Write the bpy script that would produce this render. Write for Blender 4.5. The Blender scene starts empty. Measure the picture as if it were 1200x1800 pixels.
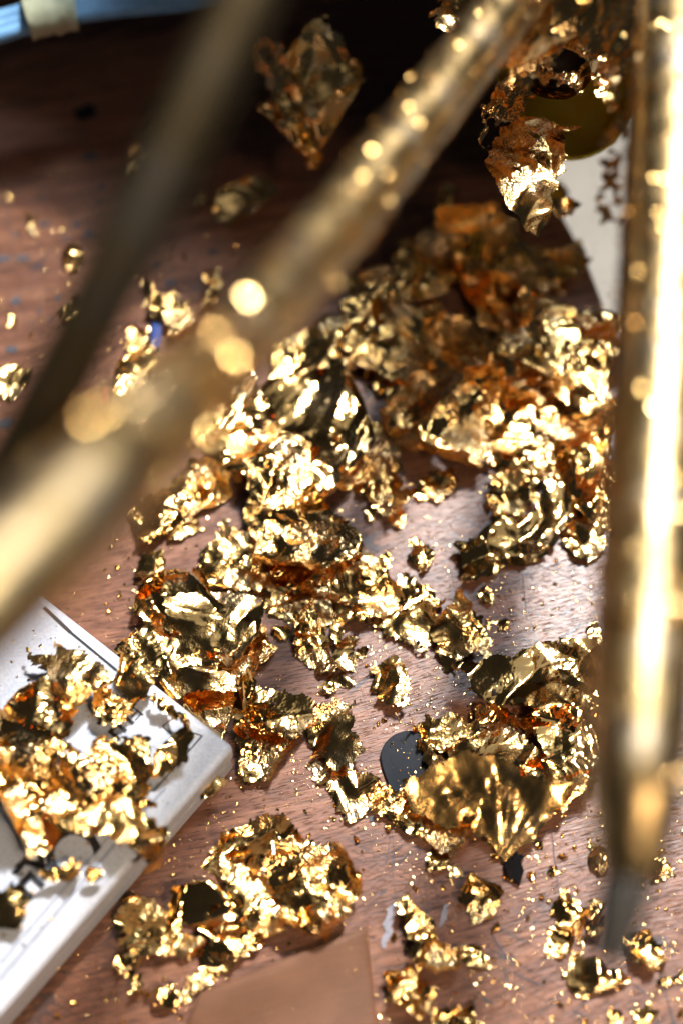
import bpy, math, random
import numpy as np
from mathutils import Vector

C = bpy.context.scene
COL = C.collection
random.seed(7)
RNG = np.random.default_rng(11)

# ------------------------------------------------------------------ camera
PITCH = math.radians(62)
FW = np.array([0, math.cos(PITCH), -math.sin(PITCH)])
UP = np.array([0, math.sin(PITCH), math.cos(PITCH)])
CAM = -.6 * FW
cd = bpy.data.cameras.new('camera'); co = bpy.data.objects.new('camera', cd); COL.objects.link(co)
co.location = CAM; co.rotation_euler = (math.radians(90) - PITCH, 0, 0)
cd.sensor_fit = 'VERTICAL'; cd.sensor_height = 36; cd.sensor_width = 24; cd.lens = 50
cd.clip_start = .01; cd.clip_end = 20
cd.dof.use_dof = True; cd.dof.focus_distance = .553; cd.dof.aperture_fstop = 2.65
C.camera = co

# ------------------------------------------------------------------ world, lamps, exposure
w = bpy.data.worlds.new('World'); C.world = w; w.use_nodes = True
bg = w.node_tree.nodes['Background']
bg.inputs[0].default_value = (.62, .68, .80, 1); bg.inputs[1].default_value = .024
def area(name, loc, aim, sx, sy, power, col, spread=180):
    l = bpy.data.lights.new(name, 'AREA'); l.shape = 'RECTANGLE'; l.size = sx; l.size_y = sy
    l.energy = power; l.color = col; l.spread = math.radians(spread)
    o = bpy.data.objects.new(name, l); COL.objects.link(o); o.location = loc
    o.rotation_euler = (Vector(aim) - Vector(loc)).to_track_quat('-Z', 'Y').to_euler()
    return o
area('key_lamp', (.42, .80, 1.50), (0, 0, 0), .095, .095, 36, (1, .95, .88))
area('window_light', (.36, .62, 1.25), (.10, .02, 0), .25, .30, 19, (.74, .87, 1))
area('front_lamp', (.42, -.62, .95), (-.01, -.17, .0), .20, .20, .30, (1, .80, .58), 34)
area('soft_fill', (.5, .9, 2.1), (.05, 0, 0), 1.6, 1.8, 3.0, (.88, .93, 1))  # wide dim fill, added to give the foil soft reflections
C.view_settings.view_transform = 'Standard'; C.view_settings.look = 'None'
C.view_settings.exposure = .30; C.view_settings.gamma = 1
try:
    C.cycles.use_denoising = True; C.cycles.max_bounces = 8; C.cycles.glossy_bounces = 5
    C.cycles.diffuse_bounces = 3; C.cycles.caustics_reflective = False; C.cycles.sample_clamp_indirect = 6
except Exception: pass

# ------------------------------------------------------------------ helpers
def ray(px, py): return FW + np.array([(px - 600) * .0004, 0, 0]) + (900 - py) * .0004 * UP
def T(px, py, z=0):
    d = ray(px, py); return CAM + d * (z - CAM[2]) / d[2]
def P(px, py, depth): return CAM + depth * ray(px, py)
def onplane(px, py, pt, n):
    d = ray(px, py); t = np.dot(np.array(pt) - CAM, n) / np.dot(d, n); return CAM + d * t

def hash2(i, j, s):
    i = i.astype(np.int64); j = j.astype(np.int64)
    h = (i * 374761393 + j * 668265263 + int(s) * 1274126177) & 0xffffffff
    h = ((h ^ (h >> 13)) * 1103515245) & 0xffffffff
    h = ((h ^ (h >> 16)) * 2246822519) & 0xffffffff
    return ((h ^ (h >> 15)) & 0xffffff) / float(0xffffff) * 2 - 1
def facet(x, y, cell, s):                 # piecewise linear folds, range -1..1
    x = x / cell; y = y / cell
    a = x - y / math.sqrt(3); b = 2 * y / math.sqrt(3)
    ia = np.floor(a); ib = np.floor(b); fa = a - ia; fb = b - ib
    v10 = hash2(ia + 1, ib, s); v01 = hash2(ia, ib + 1, s)
    v00 = hash2(ia, ib, s); v11 = hash2(ia + 1, ib + 1, s)
    lo = v00 * (1 - fa - fb) + v10 * fa + v01 * fb
    hi = v11 * (fa + fb - 1) + v10 * (1 - fb) + v01 * (1 - fa)
    return np.where(fa + fb < 1, lo, hi)
def smooth(x, y, cell, s):
    x = x / cell; y = y / cell
    ia = np.floor(x); ib = np.floor(y); fa = x - ia; fb = y - ib
    fa = fa * fa * (3 - 2 * fa); fb = fb * fb * (3 - 2 * fb)
    return (hash2(ia, ib, s) * (1 - fa) * (1 - fb) + hash2(ia + 1, ib, s) * fa * (1 - fb)
            + hash2(ia, ib + 1, s) * (1 - fa) * fb + hash2(ia + 1, ib + 1, s) * fa * fb)
def inpoly(x, y, poly):
    r = np.zeros(x.shape, bool); n = len(poly); j = n - 1
    for i in range(n):
        xi, yi = poly[i]; xj, yj = poly[j]
        c = ((yi > y) != (yj > y)) & (x < (xj - xi) * (y - yi) / (yj - yi + 1e-12) + xi)
        r ^= c; j = i
    return r

def link(name, me, mats, parent=None, sm=False):
    o = bpy.data.objects.new(name, me); COL.objects.link(o)
    if mats is not None and not len(me.materials):
        me.materials.append(mats)
    if parent: o.parent = parent
    if sm: me.polygons.foreach_set('use_smooth', [True] * len(me.polygons))
    return o
def mesh(name, v, f):
    me = bpy.data.meshes.new(name); me.from_pydata([tuple(map(float, q)) for q in v], [], f); me.update(); return me
def fastmesh(name, v, tris):
    me = bpy.data.meshes.new(name)
    v = np.asarray(v, np.float32); tris = np.asarray(tris, np.int32)
    me.vertices.add(len(v)); me.vertices.foreach_set('co', v.ravel())
    me.loops.add(tris.size); me.loops.foreach_set('vertex_index', tris.ravel())
    me.polygons.add(len(tris)); me.polygons.foreach_set('loop_start', np.arange(0, tris.size, 3, dtype=np.int32))
    me.update(calc_edges=True); me.validate(); return me
def tag(o, label=None, cat=None, group=None, kind=None):
    if label: o['label'] = label
    if cat: o['category'] = cat
    if group: o['group'] = group
    if kind: o['kind'] = kind
    return o
def empty(name, loc=(0, 0, 0)):
    o = bpy.data.objects.new(name, None); COL.objects.link(o); o.location = loc; o.empty_display_size = .01; return o

# ------------------------------------------------------------------ materials
def newmat(name):
    m = bpy.data.materials.new(name); m.use_nodes = True
    nt = m.node_tree; return m, nt, nt.nodes, nt.links, nt.nodes['Principled BSDF']
def ramp(N, stops):
    r = N.new('ShaderNodeValToRGB'); e = r.color_ramp.elements
    e[0].position, e[0].color = stops[0][0], (*stops[0][1], 1)
    e[1].position, e[1].color = stops[-1][0], (*stops[-1][1], 1)
    for p, c in stops[1:-1]:
        q = e.new(p); q.color = (*c, 1)
    return r
def g3(v): return (v, v, v)

def gold_mat(name, col=(.98, .59, .20), rough=(.10, .24), crinkle=.7, cscale=1050, coarse=420):
    m, nt, N, L, B = newmat(name)
    tc = N.new('ShaderNodeTexCoord')
    n1 = N.new('ShaderNodeTexNoise'); n1.inputs['Scale'].default_value = 60; n1.inputs['Detail'].default_value = 3
    L.new(tc.outputs['Object'], n1.inputs['Vector'])
    cr = ramp(N, [(.35, tuple(c * .86 for c in col)), (.5, col), (.68, (col[0], col[1] * 1.14, col[2] * 1.7))])
    L.new(n1.outputs[0], cr.inputs[0]); L.new(cr.outputs[0], B.inputs['Base Color'])
    B.inputs['Metallic'].default_value = 1
    mr = N.new('ShaderNodeMapRange'); mr.inputs['From Min'].default_value = .35; mr.inputs['From Max'].default_value = .65
    mr.inputs['To Min'].default_value = rough[0]; mr.inputs['To Max'].default_value = rough[1]
    n2 = N.new('ShaderNodeTexNoise'); n2.inputs['Scale'].default_value = 95
    L.new(tc.outputs['Object'], n2.inputs['Vector']); L.new(n2.outputs[0], mr.inputs[0]); L.new(mr.outputs[0], B.inputs['Roughness'])
    # crinkle: cell-shaped dents, denser in some patches than in others
    warp = N.new('ShaderNodeTexNoise'); warp.inputs['Scale'].default_value = 300
    L.new(tc.outputs['Object'], warp.inputs['Vector'])
    mx = N.new('ShaderNodeVectorMath'); mx.operation = 'MULTIPLY_ADD'
    mx.inputs[1].default_value = (.0022,) * 3
    L.new(warp.outputs['Color'], mx.inputs[0]); L.new(tc.outputs['Object'], mx.inputs[2])
    v = N.new('ShaderNodeTexVoronoi'); v.inputs['Scale'].default_value = cscale; L.new(mx.outputs[0], v.inputs['Vector'])
    v2 = N.new('ShaderNodeTexVoronoi'); v2.inputs['Scale'].default_value = coarse; L.new(mx.outputs[0], v2.inputs['Vector'])
    ad = N.new('ShaderNodeMath'); ad.operation = 'MULTIPLY_ADD'; ad.inputs[1].default_value = 2.2
    L.new(v2.outputs['Distance'], ad.inputs[0]); L.new(v.outputs['Distance'], ad.inputs[2])
    ms = N.new('ShaderNodeMapRange'); ms.inputs['From Min'].default_value = .40; ms.inputs['From Max'].default_value = .58
    ms.inputs['To Min'].default_value = .12 * crinkle; ms.inputs['To Max'].default_value = crinkle
    L.new(n2.outputs[0], ms.inputs[0])
    bp = N.new('ShaderNodeBump'); bp.inputs['Distance'].default_value = .0006
    L.new(ms.outputs[0], bp.inputs['Strength']); L.new(ad.outputs[0], bp.inputs['Height']); L.new(bp.outputs[0], B.inputs['Normal'])
    return m
M = {}
M['leaf'] = gold_mat('gold_leaf', rough=(.08, .26), crinkle=.62)
M['leaf_b'] = gold_mat('gold_leaf_soft', col=(.97, .59, .20), rough=(.12, .34), crinkle=.40, cscale=820, coarse=300)
M['leaf_c'] = gold_mat('gold_leaf_sheet', col=(.98, .60, .215), rough=(.09, .24), crinkle=.28, cscale=1300, coarse=330)
M['leaf_smooth'] = gold_mat('gold_leaf_smooth', rough=(.07, .18), crinkle=.22, cscale=700, coarse=260)
M['leaf_flat'] = gold_mat('gold_leaf_flat', rough=(.14, .24), crinkle=.08, cscale=500, coarse=200)
M['crumb'] = gold_mat('gold_crumb', rough=(.08, .22), crinkle=.4, cscale=700)
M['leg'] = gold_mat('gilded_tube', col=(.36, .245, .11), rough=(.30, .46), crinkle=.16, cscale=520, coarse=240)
M['leg_shaded'] = gold_mat('shaded_gilded_tube', col=(.045, .030, .014), rough=(.6, .75), crinkle=.2, cscale=160, coarse=60)  # same gilding, with the shade on the left tube put into its colour
M['bowl'] = gold_mat('olive_brass', col=(.55, .45, .06), rough=(.45, .6), crinkle=.06, cscale=160)

def simple(name, col, rough=.5, metal=0, bump=0, scale=200, **k):
    m, nt, N, L, B = newmat(name)
    B.inputs['Base Color'].default_value = (*col, 1); B.inputs['Roughness'].default_value = rough; B.inputs['Metallic'].default_value = metal
    tc = N.new('ShaderNodeTexCoord'); n = N.new('ShaderNodeTexNoise'); n.inputs['Scale'].default_value = scale; n.inputs['Detail'].default_value = 4
    L.new(tc.outputs['Object'], n.inputs['Vector'])
    r = ramp(N, [(.3, tuple(c * .85 for c in col)), (.7, tuple(min(1, c * 1.12) for c in col))])
    L.new(n.outputs[0], r.inputs[0]); L.new(r.outputs[0], B.inputs['Base Color'])
    if bump:
        b = N.new('ShaderNodeBump'); b.inputs['Distance'].default_value = .0004; b.inputs['Strength'].default_value = bump
        L.new(n.outputs[0], b.inputs['Height']); L.new(b.outputs[0], B.inputs['Normal'])
    for q, x in k.items(): B.inputs[q].default_value = x
    return m
M['white'] = simple('white_plastic', (.58, .59, .65), .42, bump=.12, scale=900)
M['ink'] = simple('black_ink', (.012, .012, .016), .5)
M['grey_ink'] = simple('blue_grey_ink', (.30, .33, .42), .5)
M['black'] = simple('black_plastic', (.012, .013, .018), .2, bump=.1, **{'Specular IOR Level': .25})
M['blackgloss'] = simple('black_gloss', (.006, .006, .007), .08)
M['rubber'] = simple('dark_rubber', (.022, .018, .014), .6)
M['blue'] = simple('light_blue_rubber', (.20, .42, .70), .45)
M['tape'] = simple('masking_tape', (.50, .50, .33), .6, bump=.4)
M['floor'] = simple('cream_floor', (.46, .40, .33), .6, scale=8)
M['navy'] = simple('blue_plastic', (.02, .05, .22), .4)
M['red'] = simple('red_plastic', (.35, .02, .02), .4)
M['scrap'] = simple('brown_leather', (.21, .095, .05), .6, bump=.1, scale=90, **{'Specular IOR Level': .3, 'Alpha': .55})
M['pink'] = simple('pink_paper', (.45, .25, .18), .6)
M['paint'] = simple('grey_blue_paint', (.055, .055, .065), .6, bump=.3, scale=600)
M['pencil'] = simple('scratch_dark', (.05, .045, .06), .6)
M['clear'] = simple('clear_film', (.45, .45, .52), .15, bump=.5, scale=300, Alpha=.45)
M['dark_bulk'] = simple('dark_blocker', (.02, .017, .012), .6)

# wood
m, nt, N, L, B = newmat('brown_wood'); M['wood'] = m
tc = N.new('ShaderNodeTexCoord'); mp = N.new('ShaderNodeMapping'); mp.inputs['Rotation'].default_value[2] = math.radians(-14)
L.new(tc.outputs['Object'], mp.inputs[0])
def sc(x, y, z=1):
    q = N.new('ShaderNodeMapping'); q.inputs['Scale'].default_value = (x, y, z); L.new(mp.outputs[0], q.inputs[0]); return q
wv = N.new('ShaderNodeTexNoise'); wv.inputs['Scale'].default_value = 14; wv.inputs['Detail'].default_value = 0
L.new(mp.outputs[0], wv.inputs['Vector'])
wd = N.new('ShaderNodeVectorMath'); wd.operation = 'MULTIPLY_ADD'; wd.inputs[1].default_value = (0, .008, 0)
L.new(wv.outputs['Color'], wd.inputs[0]); L.new(mp.outputs[0], wd.inputs[2])
def stretch(x, y, scale, det=4, rough=.6):
    q = N.new('ShaderNodeMapping'); q.inputs['Scale'].default_value = (x, y, 1); L.new(wd.outputs[0], q.inputs[0])
    n = N.new('ShaderNodeTexNoise'); n.inputs['Scale'].default_value = scale; n.inputs['Detail'].default_value = det; n.inputs['Roughness'].default_value = rough
    L.new(q.outputs[0], n.inputs['Vector']); return n
band = stretch(1, 9, 16, 3)
grain = stretch(1, 16, 60, 5, .65)
pore = stretch(1, 14, 170, 2, .5)
c1 = ramp(N, [(.30, (.130, .047, .025)), (.50, (.215, .085, .044)), (.72, (.32, .136, .072))]); L.new(band.outputs[0], c1.inputs[0])
c2 = ramp(N, [(.34, g3(.5)), (.5, g3(1)), (.66, g3(1.15))]); L.new(grain.outputs[0], c2.inputs[0])
c3 = ramp(N, [(.33, g3(.22)), (.44, g3(1))]); L.new(pore.outputs[0], c3.inputs[0])
def mul(a, b):
    q = N.new('ShaderNodeMix'); q.data_type = 'RGBA'; q.blend_type = 'MULTIPLY'; q.inputs[0].default_value = 1
    L.new(a, q.inputs[6]); L.new(b, q.inputs[7]); return q.outputs[2]
colr = mul(mul(c1.outputs[0], c2.outputs[0]), c3.outputs[0])
# fine criss-cross knife scratches
def scr(ang, k, th):
    q = N.new('ShaderNodeMapping'); q.inputs['Rotation'].default_value[2] = math.radians(ang); L.new(tc.outputs['Object'], q.inputs[0])
    q2 = N.new('ShaderNodeMapping'); q2.inputs['Scale'].default_value = (.045, 1, 1); L.new(q.outputs[0], q2.inputs[0])
    n = N.new('ShaderNodeTexNoise'); n.inputs['Scale'].default_value = k; n.inputs['Detail'].default_value = 0; L.new(q2.outputs[0], n.inputs['Vector'])
    s = N.new('ShaderNodeMath'); s.operation = 'SUBTRACT'; s.inputs[1].default_value = .5; L.new(n.outputs[0], s.inputs[0])
    a = N.new('ShaderNodeMath'); a.operation = 'ABSOLUTE'; L.new(s.outputs[0], a.inputs[0])
    l = N.new('ShaderNodeMath'); l.operation = 'LESS_THAN'; l.inputs[1].default_value = th; L.new(a.outputs[0], l.inputs[0]); return l
s1 = scr(-38, 260, .010); s2 = scr(28, 240, .009); s3 = scr(80, 150, .005)
mxx = N.new('ShaderNodeMath'); mxx.operation = 'MAXIMUM'; L.new(s1.outputs[0], mxx.inputs[0]); L.new(s2.outputs[0], mxx.inputs[1])
mx2 = N.new('ShaderNodeMath'); mx2.operation = 'MAXIMUM'; L.new(mxx.outputs[0], mx2.inputs[0]); L.new(s3.outputs[0], mx2.inputs[1])
pm = N.new('ShaderNodeTexNoise'); pm.inputs['Scale'].default_value = 13; L.new(tc.outputs['Object'], pm.inputs['Vector'])
pr = ramp(N, [(.44, g3(0)), (.56, g3(.9))]); L.new(pm.outputs[0], pr.inputs[0])
mm = N.new('ShaderNodeMath'); mm.operation = 'MULTIPLY'; L.new(mx2.outputs[0], mm.inputs[0]); L.new(pr.outputs[0], mm.inputs[1])
mc = N.new('ShaderNodeMix'); mc.data_type = 'RGBA'; L.new(mm.outputs[0], mc.inputs[0]); L.new(colr, mc.inputs[6]); mc.inputs[7].default_value = (.055, .035, .035, 1)
L.new(mc.outputs[2], B.inputs['Base Color'])
rr = N.new('ShaderNodeMapRange'); rr.inputs['To Min'].default_value = .27; rr.inputs['To Max'].default_value = .40; L.new(grain.outputs[0], rr.inputs[0])
L.new(rr.outputs[0], B.inputs['Roughness'])
hs = N.new('ShaderNodeMath'); hs.operation = 'MULTIPLY_ADD'; hs.inputs[1].default_value = 1.2; L.new(c3.outputs[0], hs.inputs[0]); L.new(grain.outputs[0], hs.inputs[2])
hs2 = N.new('ShaderNodeMath'); hs2.operation = 'SUBTRACT'; L.new(hs.outputs[0], hs2.inputs[0]); L.new(mm.outputs[0], hs2.inputs[1])
bp = N.new('ShaderNodeBump'); bp.inputs['Distance'].default_value = .00025; bp.inputs['Strength'].default_value = .6
L.new(hs2.outputs[0], bp.inputs['Height']); L.new(bp.outputs[0], B.inputs['Normal'])
B.inputs['Specular IOR Level'].default_value = .5

# ------------------------------------------------------------------ setting: table top and floor
def prism(name, pts, z0, z1, mat, parent=None, bev=0, seg=3):
    n = len(pts)
    v = [(x, y, z0) for x, y in pts] + [(x, y, z1) for x, y in pts]
    f = [tuple(range(n, 2 * n)), tuple(range(n - 1, -1, -1))] + [(i, (i + 1) % n, n + (i + 1) % n, n + i) for i in range(n)]
    o = link(name, mesh(name, v, f), mat, parent)
    if bev:
        b = o.modifiers.new('bevel', 'BEVEL'); b.width = bev; b.segments = seg; b.limit_method = 'ANGLE'; b.angle_limit = math.radians(40)
    return o
edge = []
for q in [(930, 180), (950, 290), (985, 372), (1030, 455), (1070, 562), (1120, 700), (1190, 900), (1290, 1100)]:
    p = T(*q); edge.append((p[0], p[1]))
e0 = np.array(edge)
pts = [(-.75, -.6), (.42, -.6), (.36, -.2)] + [tuple(q) for q in e0[::-1]] + [(.06, .42), (-.05, .75), (-.75, .75)]
# smooth the free edge
top = prism('wooden_table_top', pts, -.022, 0, M['wood'], bev=.0015)
tag(top, 'worn reddish brown wooden table top with fine scratches and a curved dark edge', 'table top', kind='structure')
fl = link('floor', mesh('floor', [(-4, -4, -.72), (4, -4, -.72), (4, 5, -.72), (-4, 5, -.72)], [(0, 1, 2, 3)]), M['floor'])
tag(fl, 'pale cream floor far below the table edge', 'floor', kind='structure')

# paint spots and pencil lines in the table top
def blob(cx, cy, r, z, asp=1, n=14, a0=0):
    out = []
    for k in range(n):
        a = 2 * math.pi * k / n; rr = r * (1 + random.uniform(-.35, .3))
        x = rr * math.cos(a) * asp; y = rr * math.sin(a)
        out.append((cx + x * math.cos(a0) - y * math.sin(a0), cy + x * math.sin(a0) + y * math.cos(a0), z))
    return out
for px, py, r, asp in [(28, 413, 1.6, 1), (75, 350, 1, 2), (118, 420, 1.3, 1), (160, 413, 1.9, 1.4), (158, 275, 2.2, 1.5), (180, 330, 1.8, 1), (135, 396, 1.6, 1.3),
                       (5, 455, 2.2, 1.6), (42, 455, 1.6, 2.2), (105, 525, 1.7, 1), (28, 530, 2.2, 1.2), (22, 615, 2, 1.4), (70, 550, 1, 1), (375, 445, 1.8, 1),
                       (300, 498, 1.8, 1.3), (347, 508, 1.3, 1), (385, 385, 1.5, 1.1), (15, 745, 2.6, 1.3), (178, 355, 1.5, 1.4), (275, 465, 1.4, 1.4), (650, 1035, 1.2, 1.8),
                       (655, 1440, 1.3, 1.1), (150, 200, 5, 1.2), (80, 395, 1.6, 1.5)]:
    c = T(px, py); pts_ = blob(c[0], c[1], r * .001, .0004, asp, a0=.2)
    link('paint_spot', mesh('paint_spot', pts_, [tuple(range(len(pts_)))]), M['paint' if py != 200 else 'black'], top)
def strip(name, a, b, wd_, z, mat, parent):
    a = np.array(a[:2]); b = np.array(b[:2]); d = b - a; L_ = np.linalg.norm(d); n = np.array([-d[1], d[0]]) / L_ * wd_ / 2
    K = 8; v = []; f = []
    for k in range(K + 1):
        t = k / K; q = a + d * t + n * random.uniform(-.6, .6); s = .35 + .65 * math.sin(math.pi * min(max(t, .06), .94))
        v += [(*(q - n * s), z), (*(q + n * s), z)]
        if k: f.append((2 * k - 2, 2 * k, 2 * k + 1, 2 * k - 1))
    return link(name, mesh(name, v, f), mat, parent)
for a, b, wd_ in [((968, 1462), (980, 1560), .45), ((915, 985), (925, 1090), .3), ((860, 1640), (900, 1700), .6), ((880, 1700), (955, 1735), .5), ((930, 1010), (1050, 960), .25),
                  ((905, 975), (1040, 1035), .25), ((685, 1470), (678, 1520), .3), ((1130, 1490), (1180, 1440), .3), ((1000, 1790), (1040, 1750), .4),
                  ((820, 1560), (905, 1545), .25), ((760, 965), (900, 990), .2), ((1135, 1590), (1200, 1560), .25), ((280, 1440), (330, 1400), .2)]:
    strip('scratch', T(*a), T(*b), wd_ * .001, .0003, M['pencil'], top)

# ------------------------------------------------------------------ gold leaf
def leaf(label, poly, amp=4, cell=9, z0=0, fine=1.0, res=.8, mat=None, tilt=(0, 0), rag=.06, lat=.55, curl=0, plane=None,
         name='gold_leaf_piece', cat='gold leaf', group='crumpled gold leaf pieces', parent=None, sm=False, hmean=5, fold=None, grow=1.22, fan=None, rolls=None):
    """poly: outline in photo pixels, laid back on to the table plane (or on another plane in the room)"""
    seed = RNG.integers(1, 99999)
    c_ = np.mean(poly, 0); poly = [tuple(c_ + (np.array(q) - c_) * grow) for q in poly]
    if mat is None: mat = ('leaf', 'leaf', 'leaf_b', 'leaf_c')[int(seed) % 4]
    if mat == 'leaf_c': fine *= .35; cell *= 1.25
    amp *= .00076; cell *= .00135; res *= .001
    if plane is None:
        o3 = T(*np.mean(poly, 0), (z0 + hmean) * .001); n = np.array([0, 0, 1.]); ex = np.array([1., 0, 0]); ey = np.array([0, 1., 0])
        o3 = np.array([o3[0], o3[1], 0.])
        pl = np.array([T(px, py, (z0 + hmean) * .001) for px, py in poly]) - np.array([o3[0], o3[1], (z0 + hmean) * .001])
    else:
        pt, n = plane; n = np.array(n, float); n /= np.linalg.norm(n)
        ex = np.cross([0, 0, 1.], n); ex /= np.linalg.norm(ex); ey = np.cross(n, ex)
        o3 = onplane(*np.mean(poly, 0), pt, n)
        pl = np.array([onplane(px, py, pt, n) for px, py in poly]) - o3
    P2 = np.stack([pl @ ex, pl @ ey], 1)
    size = max(np.ptp(P2[:, 0]), np.ptp(P2[:, 1]))
    x0, y0 = P2.min(0) - size * .08; x1, y1 = P2.max(0) + size * .08
    nx = max(6, int((x1 - x0) / res)); ny = max(6, int((y1 - y0) / res))
    X, Y = np.meshgrid(np.linspace(x0, x1, nx), np.linspace(y0, y1, ny))
    X = X + RNG.uniform(-.3, .3, X.shape) * res; Y = Y + RNG.uniform(-.3, .3, Y.shape) * res
    rg = size * rag
    wx = rg * (smooth(X, Y, size * .18, seed) + .6 * facet(X, Y, size * .07, seed + 1) + .35 * facet(X, Y, size * .03, seed + 2))
    wy = rg * (smooth(X, Y, size * .18, seed + 3) + .6 * facet(X, Y, size * .07, seed + 4) + .35 * facet(X, Y, size * .03, seed + 5))
    inside = inpoly(X + wx, Y + wy, P2)
    # small tears
    inside &= ~((facet(X, Y, size * .06 + .002, seed + 9) > .85) & (smooth(X, Y, size * .3, seed + 8) > .3))
    # faceted folds at several sizes in a warped sheet
    ux = X + cell * .5 * smooth(X, Y, cell * 1.3, seed + 11); uy = Y + cell * .5 * smooth(X, Y, cell * 1.3, seed + 12)
    a0 = RNG.uniform(0, 3); cx, sx = math.cos(a0), math.sin(a0); ux, uy = ux * cx - uy * sx, ux * sx + uy * cx
    st = RNG.uniform(.55, .8)
    msk = np.clip(smooth(X, Y, size * .22, seed + 20) * 2.6 + .45, .05, 1)
    def octs(k):
        return (facet(ux * st, uy, cell, seed + 30 + k) + .30 * facet(ux, uy * .8, cell * .36, seed + 40 + k)
                + .09 * msk * facet(ux, uy, cell * .16, seed + 50 + k))
    Z = amp * octs(0) + fine * .00024 * msk * facet(X * .9 + uy * .2, Y, .0021, seed + 60) + fine * .00010 * msk * RNG.uniform(-1, 1, X.shape)
    DX = lat * amp * octs(1); DY = lat * amp * octs(2)
    Z += tilt[0] * X + tilt[1] * Y
    if fold:                                     # lift one side of a crease: (angle, offset in mm, slope)
        for fa, fo, fs in fold:
            dd = X * math.cos(fa) + Y * math.sin(fa) - fo * .001
            Z += fs * np.maximum(dd, 0)
    if fan:                                      # creases that radiate from one point of the rim
        fo = onplane(fan[0], fan[1], (0, 0, (z0 + hmean) * .001), np.array([0, 0, 1.])); th = np.arctan2(Y - (fo[1] - o3[1]), X - (fo[0] - o3[0]))
        rd = np.hypot(Y - (fo[1] - o3[1]), X - (fo[0] - o3[0]))
        Z += fan[2] * .001 * (facet(th, rd * 6, .22, seed + 81) + .5 * facet(th, rd * 15, .09, seed + 82)) * np.clip(rd / .02, .25, 1)
    if curl: Z += curl * ((X / size) ** 2 + (Y / size) ** 2) * 4 * .001
    X = X + DX; Y = Y + DY
    if rolls is None: rolls = [(RNG.uniform(0, 6.28), RNG.uniform(.22, .40), RNG.uniform(40, 165), RNG.uniform(.8, 3.2)) for _ in range(3 if size > .022 else 1)]
    for ra, ro, rt, rr in rolls:                 # roll the rim up over a crease, keeping its length
        rr *= .001; th_ = math.radians(rt); ca, sa = math.cos(ra), math.sin(ra)
        sd = X * ca + Y * sa - ro * size; q_ = -X * sa + Y * ca
        bend = np.clip(sd / rr, 0, th_); rem = np.clip(sd - rr * th_, 0, .011)
        s2 = np.where(sd > 0, rr * np.sin(bend) + rem * math.cos(th_), sd) - Z * np.sin(bend)
        Z = Z * np.cos(bend) + np.where(sd > 0, rr * (1 - np.cos(bend)) + rem * math.sin(th_), 0)
        s2 = s2 + ro * size
        X = s2 * ca - q_ * sa; Y = s2 * sa + q_ * ca
    if plane is None:
        lo = np.percentile(Z[inside], 4) if inside.any() else 0
        Z = Z - lo + z0 * .001; Z = np.where(Z < .0004, .0004 + .0003 * (1 + facet(X, Y, .003, seed + 70)), Z)
    a = inside[:-1, :-1]; b = inside[:-1, 1:]; c = inside[1:, 1:]; d = inside[1:, :-1]
    I = np.arange(nx * ny).reshape(ny, nx)
    A_, B_, C_, D_ = I[:-1, :-1], I[:-1, 1:], I[1:, 1:], I[1:, :-1]
    t1 = np.stack([A_[a & b & c], B_[a & b & c], C_[a & b & c]], 1); t2 = np.stack([A_[a & c & d], C_[a & c & d], D_[a & c & d]], 1)
    tr = np.concatenate([t1, t2])
    if len(tr) < 4: return None
    us, inv = np.unique(tr, return_inverse=True); tr = inv.reshape(-1, 3)
    loc = X.ravel()[us][:, None] * ex + Y.ravel()[us][:, None] * ey + Z.ravel()[us][:, None] * n
    me = fastmesh(name, loc, tr)
    o = link(name, me, M[mat], parent); o.location = o3
    if sm: me.polygons.foreach_set('use_smooth', [True] * len(me.polygons))
    if parent is None: tag(o, label, cat, group)
    return o
def el(cx, cy, w_, h_, ang=0, n=12):
    out = []; a = math.radians(ang)
    for k in range(n):
        t = 2 * math.pi * k / n; r = random.uniform(.78, 1.12)
        x = w_ / 2 * r * math.cos(t); y = h_ / 2 * r * math.sin(t)
        out.append((cx + x * math.cos(a) + y * math.sin(a), cy - x * math.sin(a) + y * math.cos(a)))
    return out
#LEAVES
exec_leaves = True
# --- centre heap
leaf('large silvery wrinkled gold leaf with a pointed bright corner, top of the central heap', [(470, 660), (560, 625), (640, 640), (642, 700), (632, 790), (600, 880), (560, 860), (500, 770), (470, 720)], 7, 17, 6, .5, sm=False, mat='leaf_smooth', hmean=12)
leaf('long dark folded gold leaf running down the middle of the central heap', [(380, 720), (470, 745), (520, 780), (560, 860), (620, 910), (600, 960), (520, 985), (460, 930), (430, 850)], 8, 13, 8, .9, hmean=15)
leaf('dark wrinkled gold leaf just right of the diagonal tube, left edge of the central heap', [(380, 655), (440, 650), (480, 700), (470, 760), (400, 770), (365, 745)], 6, 10, 5, .8, hmean=10)
leaf('finely crumpled gold leaf with white sparkle at the lower right of the central heap', [(440, 900), (540, 890), (625, 930), (650, 1000), (610, 1030), (520, 1010), (450, 960)], 6, 9, 3, 1.4, hmean=9)
leaf('ragged gold leaf at the foot of the central heap beside bare wood', [(560, 990), (640, 960), (700, 1000), (695, 1050), (640, 1070), (590, 1040)], 5, 8, 3, 1.2, hmean=8)
leaf('dark brown gold leaf in the shaded hollow below the central heap', [(450, 960), (560, 1010), (580, 1090), (520, 1100), (470, 1050), (430, 1000)], 4, 8, 0, .9)
leaf('small dark gold leaf under the foot of the central heap, next to the wood', [(555, 1030), (610, 1040), (640, 1080), (600, 1110), (560, 1080)], 4, 7, 0, 1)
leaf('rolled gold leaf with a brown curl to the right of the central heap', [(605, 800), (650, 765), (690, 790), (705, 840), (728, 880), (705, 915), (665, 880), (625, 850)], 6, 9, 2, 1.1, hmean=9, fold=[(.3, 4, .8)])
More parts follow.
